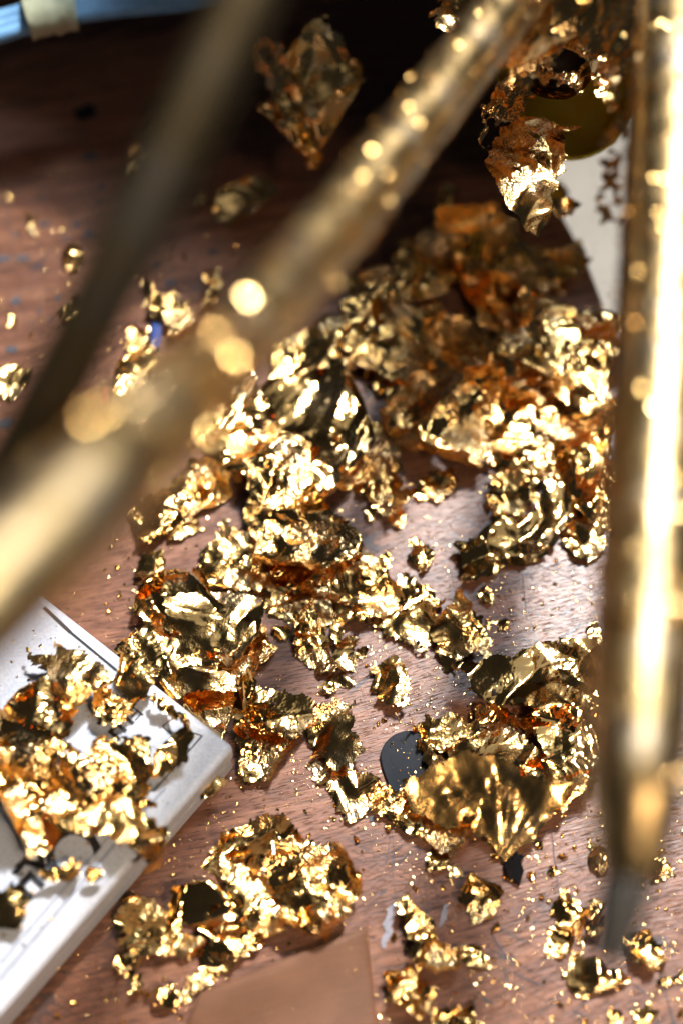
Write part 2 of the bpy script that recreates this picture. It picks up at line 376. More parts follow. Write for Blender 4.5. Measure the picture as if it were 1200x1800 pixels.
leaf('bright silvery gold lump on the wood between the central heap and the middle sheet', el(697, 660, 80, 50, -25), 4, 6, 3, .8, hmean=7)
leaf('short pale gold strip below the bright lump', el(665, 750, 70, 40, 0), 3, 5, 0, 1.4)
# --- middle right sheet
leaf('broad ragged gold leaf with a brown lower rim in the middle of the table', [(705, 640), (780, 610), (850, 640), (865, 700), (845, 790), (770, 825), (715, 790), (700, 720)], 7, 12, 4, 1.2, hmean=11)
leaf('crumbled pale gold strip under the broad middle leaf', el(765, 845, 85, 50, 20), 3, 5, 0, 1.4)
# --- upper middle, half in the shadow
leaf('dull gold leaf at the upper edge of the central heap, right of the diagonal tube', [(490, 580), (570, 540), (640, 560), (650, 630), (560, 640), (490, 640)], 6, 10, 3, 1.2, hmean=9)
leaf('beaded gold leaf half in shadow above the broad middle leaf', [(600, 550), (690, 500), (760, 530), (770, 600), (700, 650), (630, 620)], 7, 11, 4, 1.2, hmean=10)
leaf('shaded gold leaf behind the broad middle leaf', [(740, 560), (830, 550), (880, 600), (860, 660), (780, 640)], 6, 10, 3, 1.1, hmean=9)
leaf('gold leaf strip in shadow right beside the diagonal tube', [(640, 470), (720, 450), (740, 520), (660, 545), (610, 520)], 5, 9, 4, .9, hmean=8)
leaf('dark gold leaf standing in the shadow under the hanging leaf', [(705, 400), (780, 370), (800, 450), (760, 520), (710, 490)], 8, 12, 6, .8, hmean=14)
leaf('wide dark brown leaf deep in the shadow below the gilded frame', [(780, 330), (880, 340), (950, 400), (960, 470), (880, 500), (800, 440)], 8, 13, 6, .8, hmean=14)
leaf('brown shaded leaf between the dark wide leaf and the bright right heap', [(820, 470), (900, 460), (935, 520), (900, 570), (830, 550)], 6, 10, 3, .9, hmean=9)
leaf('small dark leaf beside the table edge in the shadow', el(985, 455, 90, 70, 30), 5, 8, 4, .9, hmean=9)
# --- right heap
leaf('tall pointed gold leaf at the top of the right heap, near the table edge', [(930, 475), (985, 500), (1010, 560), (1000, 640), (930, 620), (880, 590)], 9, 14, 8, .9, hmean=17)
leaf('beaded white gold leaf at the left of the right heap', [(872, 580), (940, 570), (960, 640), (930, 700), (870, 680)], 6, 9, 5, 1.5, hmean=12)
leaf('pale gold leaf at the edge of the table, half behind the upright tube', [(1000, 530), (1050, 500), (1090, 560), (1085, 680), (1030, 700), (990, 640)], 7, 11, 6, 1.2, hmean=13)
leaf('orange gold leaf in the middle of the right heap', [(870, 670), (960, 640), (1020, 680), (1010, 760), (930, 770), (865, 730)], 7, 11, 4, 1.1, hmean=12)
leaf('thick white sparkling crust on the lower left of the right heap', [(865, 745), (950, 735), (990, 780), (960, 830), (890, 820)], 5, 7, 3, 1.6, hmean=9)
leaf('bright fan of gold leaf touching the upright tube in the right heap', [(1000, 690), (1085, 680), (1090, 790), (1040, 820), (1000, 770)], 7, 12, 4, .8, hmean=12)
leaf('ragged gold leaf along the upright tube below the bright fan', [(1010, 800), (1085, 800), (1085, 900), (1040, 920), (1005, 870)], 6, 9, 2, 1.1, hmean=9)
leaf('curled gold leaf with a black shining strip and an orange rim', [(830, 985), (822, 945), (870, 900), (930, 880), (975, 800), (1015, 770), (1012, 850), (990, 920), (940, 965), (880, 990)], 6, 15, 2, .5, mat='leaf_smooth', hmean=8, curl=6)
leaf('crumbly white gold patch above the curled leaf with the black strip', [(862, 830), (920, 820), (940, 870), (890, 905), (865, 900)], 4, 6, 1, 1.6)
leaf('small bright gold leaf on the wood beside the upright tube', el(1035, 935, 80, 75, 0), 5, 8, 1, 1, hmean=7)
# --- left heap
leaf('rusty orange gold leaf beside the diagonal tube, left of the central heap', [(250, 870), (330, 810), (395, 810), (390, 860), (330, 900), (260, 940)], 6, 9, 1, 1.1, hmean=8)
leaf('small brown gold scrap lying above the shining left leaf', el(315, 920, 70, 40, 10), 4, 7, 0, .8)
leaf('white crinkled gold leaf between the left heap and the central heap', [(360, 960), (400, 920), (450, 950), (445, 1010), (400, 1020), (340, 1000)], 5, 8, 2, 1.3, hmean=8)
leaf('broad faceted gold leaf at the upper left of the left heap', [(235, 1010), (275, 985), (370, 1000), (390, 1060), (330, 1110), (255, 1105), (245, 1060)], 6, 15, 4, .5, mat='leaf_smooth', hmean=11)
leaf('grey gold leaf with fine grain in the middle of the left heap', [(300, 1040), (380, 1030), (455, 1050), (450, 1120), (390, 1150), (320, 1120)], 6, 11, 6, 1.2, hmean=13)
leaf('yellow glittering gold leaf in the lower part of the left heap', [(212, 1110), (290, 1090), (400, 1120), (465, 1150), (420, 1175), (330, 1180), (250, 1170)], 5, 9, 5, 1.5, hmean=11)
leaf('narrow gold leaf at the right end of the left heap', [(425, 1100), (455, 1075), (480, 1130), (475, 1165), (440, 1150)], 5, 8, 1, 1.1)
leaf('bent ochre gold leaf resting on the corner side of the white box', [(290, 1165), (350, 1150), (420, 1165), (400, 1185), (340, 1195), (300, 1210)], 3, 12, 12, .6, hmean=16)
leaf('deep orange gold leaf in the gap between the box and the wood', [(300, 1190), (390, 1180), (410, 1230), (385, 1290), (330, 1250)], 6, 9, 2, 1, hmean=9)
leaf('mirror bright folded gold leaf standing right of the box corner', [(390, 1185), (460, 1175), (545, 1205), (545, 1245), (510, 1280), (450, 1250), (400, 1240)], 8, 19, 6, .25, mat='leaf_smooth', hmean=14)
leaf('crumpled gold leaf below the mirror bright fold, by the box corner', [(420, 1240), (480, 1250), (520, 1290), (490, 1330), (425, 1355), (418, 1300)], 6, 10, 3, 1.1, hmean=9)
# --- centre bottom
leaf('narrow gold leaf upright between the left heap and the centre', [(515, 1090), (545, 1050), (575, 1110), (585, 1180), (550, 1180), (520, 1130)], 5, 8, 1, 1)
leaf('thin gold splinter leaf with a bright rib in the centre', el(607, 1145, 40, 75, -15), 4, 8, 1, .5)
leaf('gold crumb cluster just below the thin splinter leaf', el(590, 1190, 60, 30, 10), 3, 5, 0, 1.3)
leaf('tall dented gold leaf right of the mirror bright fold', [(550, 1240), (585, 1215), (620, 1260), (625, 1320), (600, 1350), (560, 1320), (548, 1280)], 6, 10, 2, .8, hmean=8)
leaf('long ragged gold leaf pointing at the black plectrum', [(545, 1345), (600, 1340), (660, 1370), (690, 1400), (665, 1430), (610, 1435), (590, 1400)], 5, 8, 0, 1.3)
leaf('small dark and gold leaf alone on the wood in the centre', [(655, 1165), (690, 1150), (725, 1160), (720, 1200), (700, 1235), (665, 1215)], 5, 9, 1, 1)
leaf('flat brown gold leaf with a tail, on the wood right of the centre', [(650, 1090), (690, 1070), (755, 1060), (775, 1090), (745, 1125), (700, 1120)], 4, 11, 2, .7)
leaf('arched gold leaf bridging down to the wood beside the flat brown leaf', [(770, 1075), (810, 1040), (840, 1070), (838, 1120), (790, 1160), (768, 1130)], 7, 10, 2, 1, hmean=9)
leaf('silvery crumpled scrap behind the flat brown leaf', el(738, 1043, 75, 45, 0), 4, 7, 1, 1)
leaf('white crumbly leaf scrap alone on the glossy wood', el(738, 975, 36, 66, 10), 4, 6, 0, 1.2)
leaf('nugget of gold leaf alone on the glossy wood', el(858, 1042, 26, 30, 0), 4, 5, 0, 1, res=.6)
leaf('thin gold crumb chain next to the arched leaf', el(840, 1115, 80, 35, -60), 3, 5, 0, 1.3)
leaf('small orange gold curl above the tented leaf', el(875, 1092, 45, 20, 10), 3, 6, 0, .8)
# --- right bottom
leaf('tented gold leaf lifted off the wood with a dark shadow under it', [(820, 1150), (870, 1125), (950, 1105), (1050, 1090), (1062, 1160), (1040, 1210), (940, 1215), (850, 1185)], 5, 14, 14, .8, mat='leaf_smooth', hmean=20, tilt=(0, -.10), grow=1.12)
leaf('glaring white crushed gold leaf next to the upright tube', [(940, 1210), (1050, 1190), (1062, 1290), (1050, 1350), (980, 1330), (950, 1280)], 5, 12, 8, 1, hmean=13, tilt=(0, -.1), mat='leaf_smooth')
leaf('orange gold leaf behind the big dark leaf', [(820, 1300), (880, 1270), (960, 1310), (1010, 1340), (960, 1365), (860, 1345)], 6, 9, 5, 1.1, hmean=12)
leaf('bright crushed rim of gold leaf at the right end of the big dark leaf', [(930, 1330), (1050, 1310), (1045, 1370), (1000, 1400), (940, 1370)], 5, 8, 8, 1.2, hmean=15)
leaf('rough golden scrap left of the tented leaf shadow', [(835, 1245), (880, 1235), (910, 1260), (880, 1280), (840, 1270)], 4, 7, 1, 1.2)
leaf('flat gold strip above the black plectrum', [(700, 1270), (760, 1255), (830, 1262), (825, 1300), (780, 1310), (740, 1285)], 3, 8, 2, 1)
leaf('gold crumbs ridge lying across the black plectrum', [(722, 1280), (760, 1290), (780, 1330), (775, 1362), (748, 1330)], 3, 6, 3, 1.2)
leaf('big dark smooth gold leaf with fan-shaped creases above the black shard', [(700, 1360), (760, 1340), (830, 1318), (930, 1350), (1000, 1370), (1050, 1350), (1010, 1405), (950, 1450), (895, 1490), (850, 1450), (790, 1435), (720, 1400)], 2.4, 15, 5, .3, mat='leaf_flat', hmean=14, rag=.03, tilt=(.10, .36), res=.7, grow=1.0, rolls=[(-2.3, .42, 60, 2)], fan=(893, 1490, .36))
leaf('ragged left end of gold leaf below the black plectrum', [(690, 1385), (770, 1390), (830, 1440), (845, 1480), (790, 1490), (720, 1450), (680, 1430)], 5, 8, 2, 1.2, hmean=9)
leaf('small gold curl on the wood under the ragged left end', el(770, 1510, 42, 45, 0), 3, 6, 0, 1.2)
leaf('tiny gold curl beside the small curl below the big dark leaf', el(800, 1530, 32, 30, 0), 3, 5, 0, 1.2)
# --- bottom left heap
leaf('crumbly gold leaf at the top of the lower left heap', [(400, 1460), (440, 1430), (510, 1450), (540, 1490), (480, 1500), (410, 1490)], 5, 8, 2, 1.3, hmean=8)
leaf('hollow folded gold leaf at the left of the lower left heap', [(310, 1550), (350, 1535), (400, 1545), (415, 1600), (370, 1620), (315, 1600)], 7, 12, 3, .6, mat='leaf_smooth', hmean=10)
leaf('broad gold leaf with a dark triangular fold, right end of the lower left heap', [(470, 1500), (520, 1470), (600, 1490), (610, 1560), (595, 1630), (520, 1640), (490, 1580)], 7, 14, 5, .9, hmean=12)
leaf('glittering gold leaf in the middle of the lower left heap', [(400, 1520), (470, 1530), (500, 1600), (490, 1650), (430, 1650), (400, 1590)], 6, 9, 2, 1.3, hmean=9)
leaf('yellow gold leaf leaning against the long side of the white box', [(200, 1620), (225, 1580), (290, 1600), (340, 1640), (320, 1665), (240, 1670), (205, 1650)], 5, 9, 3, 1, hmean=8)
leaf('loop of gold leaf at the bottom of the lower left heap', [(200, 1670), (240, 1680), (260, 1720), (330, 1720), (370, 1680), (420, 1640), (445, 1670), (380, 1710), (330, 1750), (270, 1755), (235, 1725)], 5, 8, 1, 1.1, hmean=7)
leaf('gold leaf tongue between the hollow leaf and the brown scrap', el(395, 1650, 100, 70, 25), 5, 8, 1, 1)
leaf('crumbly gold ridge above the hollow folded leaf', el(400, 1500, 70, 60, 0), 4, 6, 0, 1.3)
# --- bottom right
leaf('comma shaped gold leaf lying at the bottom centre', [(695, 1590), (720, 1565), (745, 1590), (760, 1630), (805, 1650), (800, 1690), (770, 1695), (730, 1670), (710, 1620)], 6, 8, 3, 1.4, hmean=10)
leaf('crumb lump right above the comma shaped leaf', el(840, 1578, 62, 70, 10), 5, 6, 0, 1.4)
leaf('small lump touching the right end of the comma shaped leaf', el(835, 1680, 60, 50, -30), 4, 6, 0, 1.4)
leaf('rounded gold lump at the bottom edge below the comma shaped leaf', [(670, 1700), (710, 1685), (750, 1720), (770, 1770), (730, 1790), (680, 1760)], 7, 8, 2, 1.3, hmean=10)
leaf('gold lump cut by the bottom edge of the view, right of the rounded lump', el(795, 1792, 80, 60, 0), 5, 7, 0, 1.3)
leaf('wedge of gold crumbs left of the dark tube tip', [(965, 1580), (1000, 1570), (1030, 1600), (1035, 1640), (995, 1630)], 5, 7, 1, 1.3)
leaf('thin standing gold scrap touching the dark tube tip', el(1045, 1610, 30, 90, 0), 6, 7, 2, 1, hmean=8)
leaf('star shaped gold scrap under the dark tube tip', [(1010, 1650), (1035, 1690), (1090, 1700), (1098, 1730), (1060, 1755), (1010, 1740), (1020, 1700)], 7, 8, 1, 1.2, hmean=8)
leaf('forked gold scrap right of the dark tube tip', [(1110, 1640), (1140, 1630), (1165, 1660), (1170, 1690), (1135, 1700), (1115, 1670)], 6, 7, 1, 1.2, hmean=7)
leaf('shiny gold nugget at the bottom right edge', el(1130, 1783, 50, 36, 10), 4, 6, 0, .9)
leaf('small crumbly gold ring left of the bottom right nugget', el(1085, 1783, 32, 34, 0), 3, 5, 0, 1.4, res=.6)
leaf('gold scrap against the left side of the upright tube tip', el(1052, 1500, 30, 60, 15), 4, 6, 0, 1)
leaf('gold scrap chain below the wedge of crumbs', el(985, 1655, 50, 70, -20), 4, 5, 0, 1.4)
leaf('gold scrap at the right border of the view, level with the tube tip', el(1190, 1715, 60, 24, 20), 3, 6, 0, 1.2)
leaf('gold leaf scraps right of the upright tube near the right border', el(1192, 1070, 50, 120, 0), 5, 8, 1, 1.2)
leaf('small gold scrap right of the dark end of the tube', el(1165, 1520, 40, 36, 0), 4, 5, 0, 1.2)
# --- upper left
leaf('spiky white gold leaf on the shaded wood between the two tubes', [(240, 490), (260, 485), (310, 520), (330, 560), (300, 575), (265, 545)], 6, 8, 1, 1.3, hmean=7)
leaf('upright twisted white gold scrap beside the diagonal tube', [(368, 470), (388, 458), (396, 500), (385, 535), (355, 540), (368, 510)], 7, 8, 2, .9, hmean=8)
leaf('gold leaf with a yellow belly beside the blue chip', [(218, 565), (262, 580), (270, 640), (225, 700), (190, 690), (205, 640), (232, 620)], 6, 9, 1, 1.1, hmean=7)
leaf('pale crumbs trail running into the diagonal tube above the blue chip', el(330, 580, 90, 40, -30), 4, 6, 0, 1.4)
leaf('gold scrap at the left border of the view', [(-5, 650), (25, 640), (60, 650), (45, 670), (15, 690), (0, 680)], 5, 8, 0, .9)
leaf('silvery nugget beside the left border, above the left border scrap', el(22, 555, 20, 24, 0), 4, 5, 0, 1, res=.6)
leaf('brown knobbly gold crumb group on the upper left wood', el(130, 440, 45, 40, 0), 5, 6, 0, 1.1)
leaf('thin hooked crumb on the upper left wood', el(52, 378, 16, 42, 5), 4, 5, 0, 1, res=.6)
leaf('dull thin gold leaf standing on the shaded wood left of the dark tube', el(247, 280, 32, 62, -15), 6, 8, 2, .7, hmean=7)
leaf('thin dark threadlike leaf scraps next to the dark tube', el(140, 540, 50, 70, -50), 4, 5, 0, 1.3)
leaf('shaded knobbly gold leaf between the dark tube and the diagonal tube', [(375, 325), (430, 300), (480, 310), (490, 345), (430, 365), (395, 360)], 6, 8, 1, 1, hmean=8)
leaf('tiny gold scrap trail left of the knobbly shaded leaf', el(355, 342, 30, 22, 0), 3, 4, 0, 1.2, res=.6)
# tall crumpled leaf standing in the dark, leaning back
ptl = P(545, 180, .63)
leaf('tall crumpled gold leaf standing in the black shadow left of the diagonal tube', [(465, 80), (520, 90), (560, 60), (600, 100), (620, 170), (615, 240), (590, 300), (540, 290), (490, 250), (450, 210), (480, 150)], 14, 16, 0, 1.0, plane=(ptl, (-.15, -.55, .8)))
# --- on the white box
BZ = 29
leaf('yellow and black-green gold leaf highest up on the white box', [(55, 1130), (110, 1125), (170, 1145), (180, 1200), (130, 1240), (80, 1200)], 8, 12, BZ + 2, 1, hmean=10)
leaf('dark green shining leaf at the left border on the white box', [(8, 1190), (60, 1170), (110, 1230), (120, 1290), (60, 1290), (10, 1290)], 7, 15, BZ + 2, .5, mat='leaf_smooth', hmean=9)
leaf('large gold leaf heap at the left border across the white box', [(-20, 1290), (70, 1280), (130, 1330), (140, 1400), (150, 1450), (60, 1480), (-20, 1470)], 8, 11, BZ, 1.4, hmean=10)
leaf('orange gold leaf with a dark top in the middle of the white box', [(130, 1320), (190, 1290), (255, 1295), (255, 1370), (210, 1400), (150, 1380)], 7, 11, BZ + 1, 1.2, hmean=9)
leaf('white glittering tongue of gold leaf hanging over the long side of the white box', [(110, 1420), (180, 1400), (240, 1410), (280, 1460), (288, 1500), (255, 1515), (200, 1465), (130, 1455)], 6, 9, BZ + 2, 1.6, hmean=9)
leaf('gold leaf linking the left border heap to the tongue on the white box', el(130, 1410, 120, 70, 10), 6, 9, BZ + 3, 1.2, hmean=9)
leaf('sparkling gold leaf over the short edge of the white box', [(200, 1180), (235, 1145), (270, 1165), (262, 1215), (235, 1235)], 5, 8, BZ, 1.5, hmean=6)
leaf('pale crumbly gold scrap in front of the small print on the white box', el(190, 1240, 60, 80, 50), 4, 7, BZ, 1.5, hmean=4)
leaf('olive gold leaf near the corner of the white box', [(255, 1345), (300, 1290), (345, 1265), (348, 1300), (325, 1330), (280, 1350)], 6, 11, BZ, .8, hmean=6)
leaf('thin crumb line near the short edge of the white box', el(300, 1248, 80, 26, -40), 3, 5, BZ, 1.4, hmean=3)
leaf('gold crumb cluster over the big black letter on the white box', el(110, 1530, 70, 36, 15), 3, 5, BZ, 1.4, hmean=3)
leaf('gold crumb ball on the grey double line of the white box', el(163, 1540, 26, 28, 0), 4, 5, BZ, 1.2, hmean=3, res=.6)
leaf('small gold crumb pile at the left border below the big letter', el(12, 1590, 60, 70, 0), 4, 6, BZ, 1.4, hmean=4)
leaf('flake of gold leaf stuck to the side of the white box near its corner', el(370, 1380, 60, 24, 38), 2, 6, 12, .8, hmean=3)
leaf('single crumb pair between the big letter and the grey line', el(255, 1412, 40, 18, 0), 2, 4, BZ, 1.4, hmean=2, res=.6)

for cx, cy, sx, sy, n, where in [(470, 850, 130, 160, 12, 'in the central heap'), (620, 960, 110, 110, 9, 'at the lower right foot of the central heap'), (760, 580, 170, 120, 14, 'in the half shaded pile above the broad middle leaf'),
        (960, 680, 110, 150, 12, 'in the right heap beside the upright tube'), (860, 420, 120, 90, 8, 'in the dark below the hanging leaf'), (350, 1080, 130, 110, 9, 'in the left heap above the white box'),
        (990, 1230, 60, 130, 6, 'around the glaring white crushed leaf'), (450, 1570, 150, 90, 8, 'in the lower left heap'), (300, 1690, 100, 50, 4, 'around the loop shaped leaf'), (560, 1140, 80, 90, 5, 'around the thin splinter leaf'),
        (870, 860, 80, 60, 4, 'above the curled leaf with the black strip'), (830, 1290, 90, 40, 4, 'between the tented leaf and the plectrum'), (560, 1060, 60, 40, 3, 'right under the central heap')]:
    for k in range(n):
        px, py = cx + random.uniform(-1, 1) * sx, cy + random.uniform(-1, 1) * sy
        leaf('small torn gold scrap ' + where, el(px, py, random.uniform(24, 62), random.uniform(20, 48), random.uniform(0, 90), 9), random.uniform(2.5, 5), random.uniform(5, 9),
             random.choice([0, 0, 2, 5]) if cx < 1100 else 0, random.uniform(.6, 1.5), name='gold_leaf_scrap', cat='leaf scrap', group='small torn scraps ' + where, grow=1.05)

# ------------------------------------------------------------------ crumbs, each its own object
def crumb_mesh(k, r=.0011):
    n = 7; ax = random.uniform(.6, 1.4); cx_, cy_ = random.uniform(0, 50), random.uniform(0, 50)
    g = np.linspace(-1, 1, n); X, Y = np.meshgrid(g, g); X = X + RNG.uniform(-.1, .1, X.shape); Y = Y + RNG.uniform(-.1, .1, Y.shape)
    R2 = np.hypot(X, Y) * (1 + .35 * facet(X + cx_, Y + cy_, .5, k)); ins = R2 < .95
    Z = .55 * facet(X + cx_, Y + cy_, .55, k + 20) + .22 * facet(X + cx_, Y + cy_, .25, k + 40) + random.uniform(-.3, .6) * X * X + random.uniform(-.3, .6) * Y * Y
    Z -= Z.min() - .12
    v = [(float(X[j, i]) * r * ax, float(Y[j, i]) * r, float(Z[j, i]) * r) for j in range(n) for i in range(n)]; f = []
    for j in range(n - 1):
        for i in range(n - 1):
            if ins[j, i] and ins[j + 1, i + 1]:
                if ins[j, i + 1]: f.append((j * n + i, j * n + i + 1, (j + 1) * n + i + 1))
                if ins[j + 1, i]: f.append((j * n + i, (j + 1) * n + i + 1, (j + 1) * n + i))
    me = bpy.data.meshes.new('gold_leaf_crumb'); me.from_pydata(v, [], f); me.update(); me.materials.append(M['crumb']); return me
CM = [crumb_mesh(k) for k in range(14)]
zones = [  # px box, count, scale range
    ((0, 260, 420, 700), 46, (.5, 1.5)), ((620, 880, 1060, 1300), 70, (.4, 1.2)), ((560, 1240, 900, 1760), 52, (.5, 1.6)),
    ((860, 1450, 1200, 1800), 66, (.6, 1.9)), ((230, 1380, 620, 1480), 16, (.5, 1.3)), ((60, 1660, 420, 1800), 18, (.6, 1.4)), ((180, 930, 260, 1100), 10, (.5, 1.2))]
ZL = ['on the upper left wood', 'on the glossy wood between central and right heaps', 'around the plectrum and the comma shaped leaf', 'on the wood around the dark tube tip', 'right of the white box corner', 'below the loop shaped leaf', 'between the box and the diagonal tube']
for zi, ((x0, y0, x1, y1), n, (s0, s1)) in enumerate(zones):
    for k in range(n):
        px, py = random.uniform(x0, x1), random.uniform(y0, y1)
        o = bpy.data.objects.new('gold_leaf_crumb', random.choice(CM)); COL.objects.link(o)
        o.location = T(px, py); s = s0 + (s1 - s0) * random.random() ** 2; o.scale = (s, s * random.uniform(.7, 1.3), s)
        o.rotation_euler = (random.uniform(-.3, .3), random.uniform(-.3, .3), random.uniform(0, 6.3))
        tag(o, 'tiny loose crumb of gold leaf ' + ZL[zi], 'gold crumb', 'loose crumbs of gold leaf ' + ZL[zi])
# finest dust: nobody could count it
def dust(name, label, n, zone, z, s, parent=None, dens=None):
    pos = []
    while len(pos) < n:
        px, py = RNG.uniform(zone[0], zone[2]), RNG.uniform(zone[1], zone[3])
        q = T(px, py, z)
        if dens is not None and RNG.random() > dens(px, py): continue
        pos.append(q)
    pos = np.array(pos); r = s * (.25 + RNG.random(n) ** 3 * 1.0)
    base = np.array([[1, 0, .25], [-.5, .87, .1], [-.5, -.87, .3], [.1, 0, .62]])
    tri = np.array([[0, 1, 3], [1, 2, 3], [2, 0, 3]])
    a = RNG.uniform(0, 6.28, n); V = np.zeros((n, 4, 3))
    jit = RNG.uniform(.5, 1.4, (n, 4, 3)); b = base[None] * jit * r[:, None, None]
    V[..., 0] = b[..., 0] * np.cos(a)[:, None] - b[..., 1] * np.sin(a)[:, None] + pos[:, 0][:, None]
    V[..., 1] = b[..., 0] * np.sin(a)[:, None] + b[..., 1] * np.cos(a)[:, None] + pos[:, 1][:, None]
    V[..., 2] = b[..., 2] + pos[:, 2][:, None] + .0001
    F = (tri[None] + 4 * np.arange(n)[:, None, None]).reshape(-1, 3)
    o = link(name, fastmesh(name, V.reshape(-1, 3), F), M['crumb'], parent); tag(o, label, None if parent else 'gold dust', kind='stuff'); return o
def dn(px, py): 
    v = .5 + .5 * float(smooth(np.array([px]), np.array([py]), 55., 5)[0]) + .25 * float(smooth(np.array([px]), np.array([py]), 20., 6)[0])
    return max(.03, v) ** 2
dust('gold_dust', 'fine glittering gold dust strewn over the brown wood', 9000, (-40, 250, 1240, 1840), 0, .0007, dens=dn)

# ------------------------------------------------------------------ white box with print
bz = .0235
A0 = T(412, 1312, bz); Bd = T(0, 1785, bz) - A0; Ld = Bd / np.linalg.norm(Bd)
Sd = np.array([Ld[1], -Ld[0], 0]);
if Sd[0] > 0: Sd = -Sd
def BX(s, l, z=0): return A0 + Sd * s + Ld * l + np.array([0, 0, z])
box = empty('white_box', (A0[0], A0[1], 0)); tag(box, 'thick white box with black print, half covered with gold leaf, at the left border', 'box')
def inbox(o): o.parent = box; o.matrix_parent_inverse = box.matrix_world.inverted(); o.location = (0, 0, 0); return o
bpy.context.view_layer.update()
def rel(p): return np.array(p) - np.array([A0[0], A0[1], 0])
W_, H_ = .19, .30
cs = [rel(BX(0, 0)), rel(BX(W_, 0)), rel(BX(W_, H_)), rel(BX(0, H_))]
cs = [c[:2] for c in cs][::-1]
if (cs[1][0] - cs[0][0]) * (cs[2][1] - cs[1][1]) - (cs[1][1] - cs[0][1]) * (cs[2][0] - cs[1][0]) < 0: cs = cs[::-1]
body = prism('lid', cs, .0118, bz, M['white'], box, bev=.0028, seg=5)
cs2 = [np.mean(cs, 0) + (c - np.mean(cs, 0)) * .992 for c in cs]
prism('base', cs2, 0, .0115, M['white'], box, bev=.002, seg=4)
def boxstrip(s0, l0, s1, l1, wd_, mat, name='printed_line', z=.0003):
    a = rel(BX(s0, l0)); b = rel(BX(s1, l1)); d = (b - a)[:2]; n = np.array([-d[1], d[0]]) / np.linalg.norm(d) * wd_ / 2
    v = [(a[0] - n[0], a[1] - n[1], bz + z), (b[0] - n[0], b[1] - n[1], bz + z), (b[0] + n[0], b[1] + n[1], bz + z), (a[0] + n[0], a[1] + n[1], bz + z)]
    return link(name, mesh(name, v, [(0, 1, 2, 3)]), mat, box)
def px2box(px, py):
    q = T(px, py, bz) - A0; return float(q @ Sd), float(q @ Ld)
def pxline(a, b, wd_, mat): return boxstrip(*px2box(*a), *px2box(*b), wd_ * .001, mat)
pxline((78, 1068), (125, 1112), 1.3, M['ink']); pxline((125, 1112), (205, 1178), .9, M['ink']); pxline((205, 1178), (306, 1262), .5, M['ink'])
pxline((306, 1262), (286, 1277), .5, M['ink']); pxline((286, 1277), (312, 1300), .5, M['ink']); pxline((312, 1300), (330, 1285), .5, M['ink'])
pxline((330, 1285), (356, 1294), .5, M['ink']); pxline((356, 1294), (270, 1392), .6, M['ink'])
pxline((292, 1385), (215, 1470), .9, M['grey_ink']); pxline((280, 1376), (196, 1466), .5, M['grey_ink'])
pxline((215, 1470), (0, 1722), .9, M['grey_ink']); pxline((196, 1466), (0, 1695), .7, M['grey_ink'])
def text(s, px, py, size, ang_dir, name, ex=1.0):
    cu = bpy.data.curves.new('t', 'FONT'); cu.body = s; cu.size = size; cu.extrude = .00008; cu.offset = size * .012
    t = bpy.data.objects.new('t', cu); COL.objects.link(t)
    dg = bpy.context.evaluated_depsgraph_get(); me = bpy.data.meshes.new_from_object(t.evaluated_get(dg))
    bpy.data.objects.remove(t)
    me.name = name; me.materials.clear(); me.materials.append(M['ink'])
    o = bpy.data.objects.new(name, me); COL.objects.link(o); o.parent = box
    q = rel(T(px, py, bz + .0004)); o.location = q; o.rotation_euler[2] = ang_dir; o.scale[0] = ex
    return o
ang = math.atan2(-Sd[1], -Sd[0])           # reads towards the box corner
text('TE', 160, 1262, .013, ang, 'letter')
text('TTTTTTT', 196, 1232, .0052, ang, 'printed_scale', .6)
text('C', 60, 1500, .026, ang, 'letter')
text('A', 22, 1535, .019, ang + .5, 'letter')
text('F', 0, 1580, .020, ang, 'letter')
dust('gold_dust', 'fine gold dust sprinkled on the white box', 260, (0, 1100, 330, 1700), bz, .0009,
     dens=lambda a, b: 1.0 if (lambda q: .004 < q[0] < W_ - .01 and .006 < q[1] < H_ - .01)(px2box(a, b)) else 0)

# ------------------------------------------------------------------ small loose things on the table
def chip(name, pts_, z0, z1, mat, label, cat, bev=.0003):
    P3 = [T(*q, z0) for q in pts_]; c = np.mean(P3, 0)
    v = [(p[0] - c[0], p[1] - c[1]) for p in P3]
    a = sum(v[i][0] * v[(i + 1) % len(v)][1] - v[(i + 1) % len(v)][0] * v[i][1] for i in range(len(v)))
    if a < 0: v = v[::-1]
    o = prism(name, v, 0, z1 - z0, mat, None, bev, 2); o.location = (c[0], c[1], z0); return tag(o, label, cat)
def spl(pts_, k=5):
    out = []; n = len(pts_)
    for i in range(n):
        p0, p1, p2, p3 = [np.array(pts_[(i + d) % n], float) for d in (-1, 0, 1, 2)]
        for j in range(k):
            t = j / k; out.append(tuple(.5 * ((2 * p1) + (-p0 + p2) * t + (2 * p0 - 5 * p1 + 4 * p2 - p3) * t * t + (-p0 + 3 * p1 - 3 * p2 + p3) * t ** 3)))
    return out
chip('plectrum', spl([(668, 1330), (683, 1300), (714, 1286), (748, 1294), (772, 1325), (774, 1362), (748, 1392), (696, 1402), (680, 1375)]), .0003, .0016, M['black'],
     'matt black rounded plectrum sprinkled with gold crumbs', 'plectrum')
chip('black_shard', [(897, 1500), (906, 1492), (910, 1503), (921, 1507), (914, 1516), (919, 1533), (912, 1558), (902, 1550), (889, 1543), (883, 1522), (890, 1514), (898, 1514)], .0003, .0025, M['blackgloss'],
     'glossy black leaf shaped shard below the big dark leaf', 'shard')
chip('blue_chip', spl([(268, 575), (283, 572), (286, 600), (282, 620), (268, 615)]), .0003, .004, M['navy'], 'small deep blue chip beside the gold leaf with a yellow belly', 'plastic chip', .001)
chip('red_chip', spl([(180, 690), (190, 688), (194, 712), (184, 716)]), .0003, .003, M['red'], 'small red chip under the gold leaf with a yellow belly', 'plastic chip', .001)
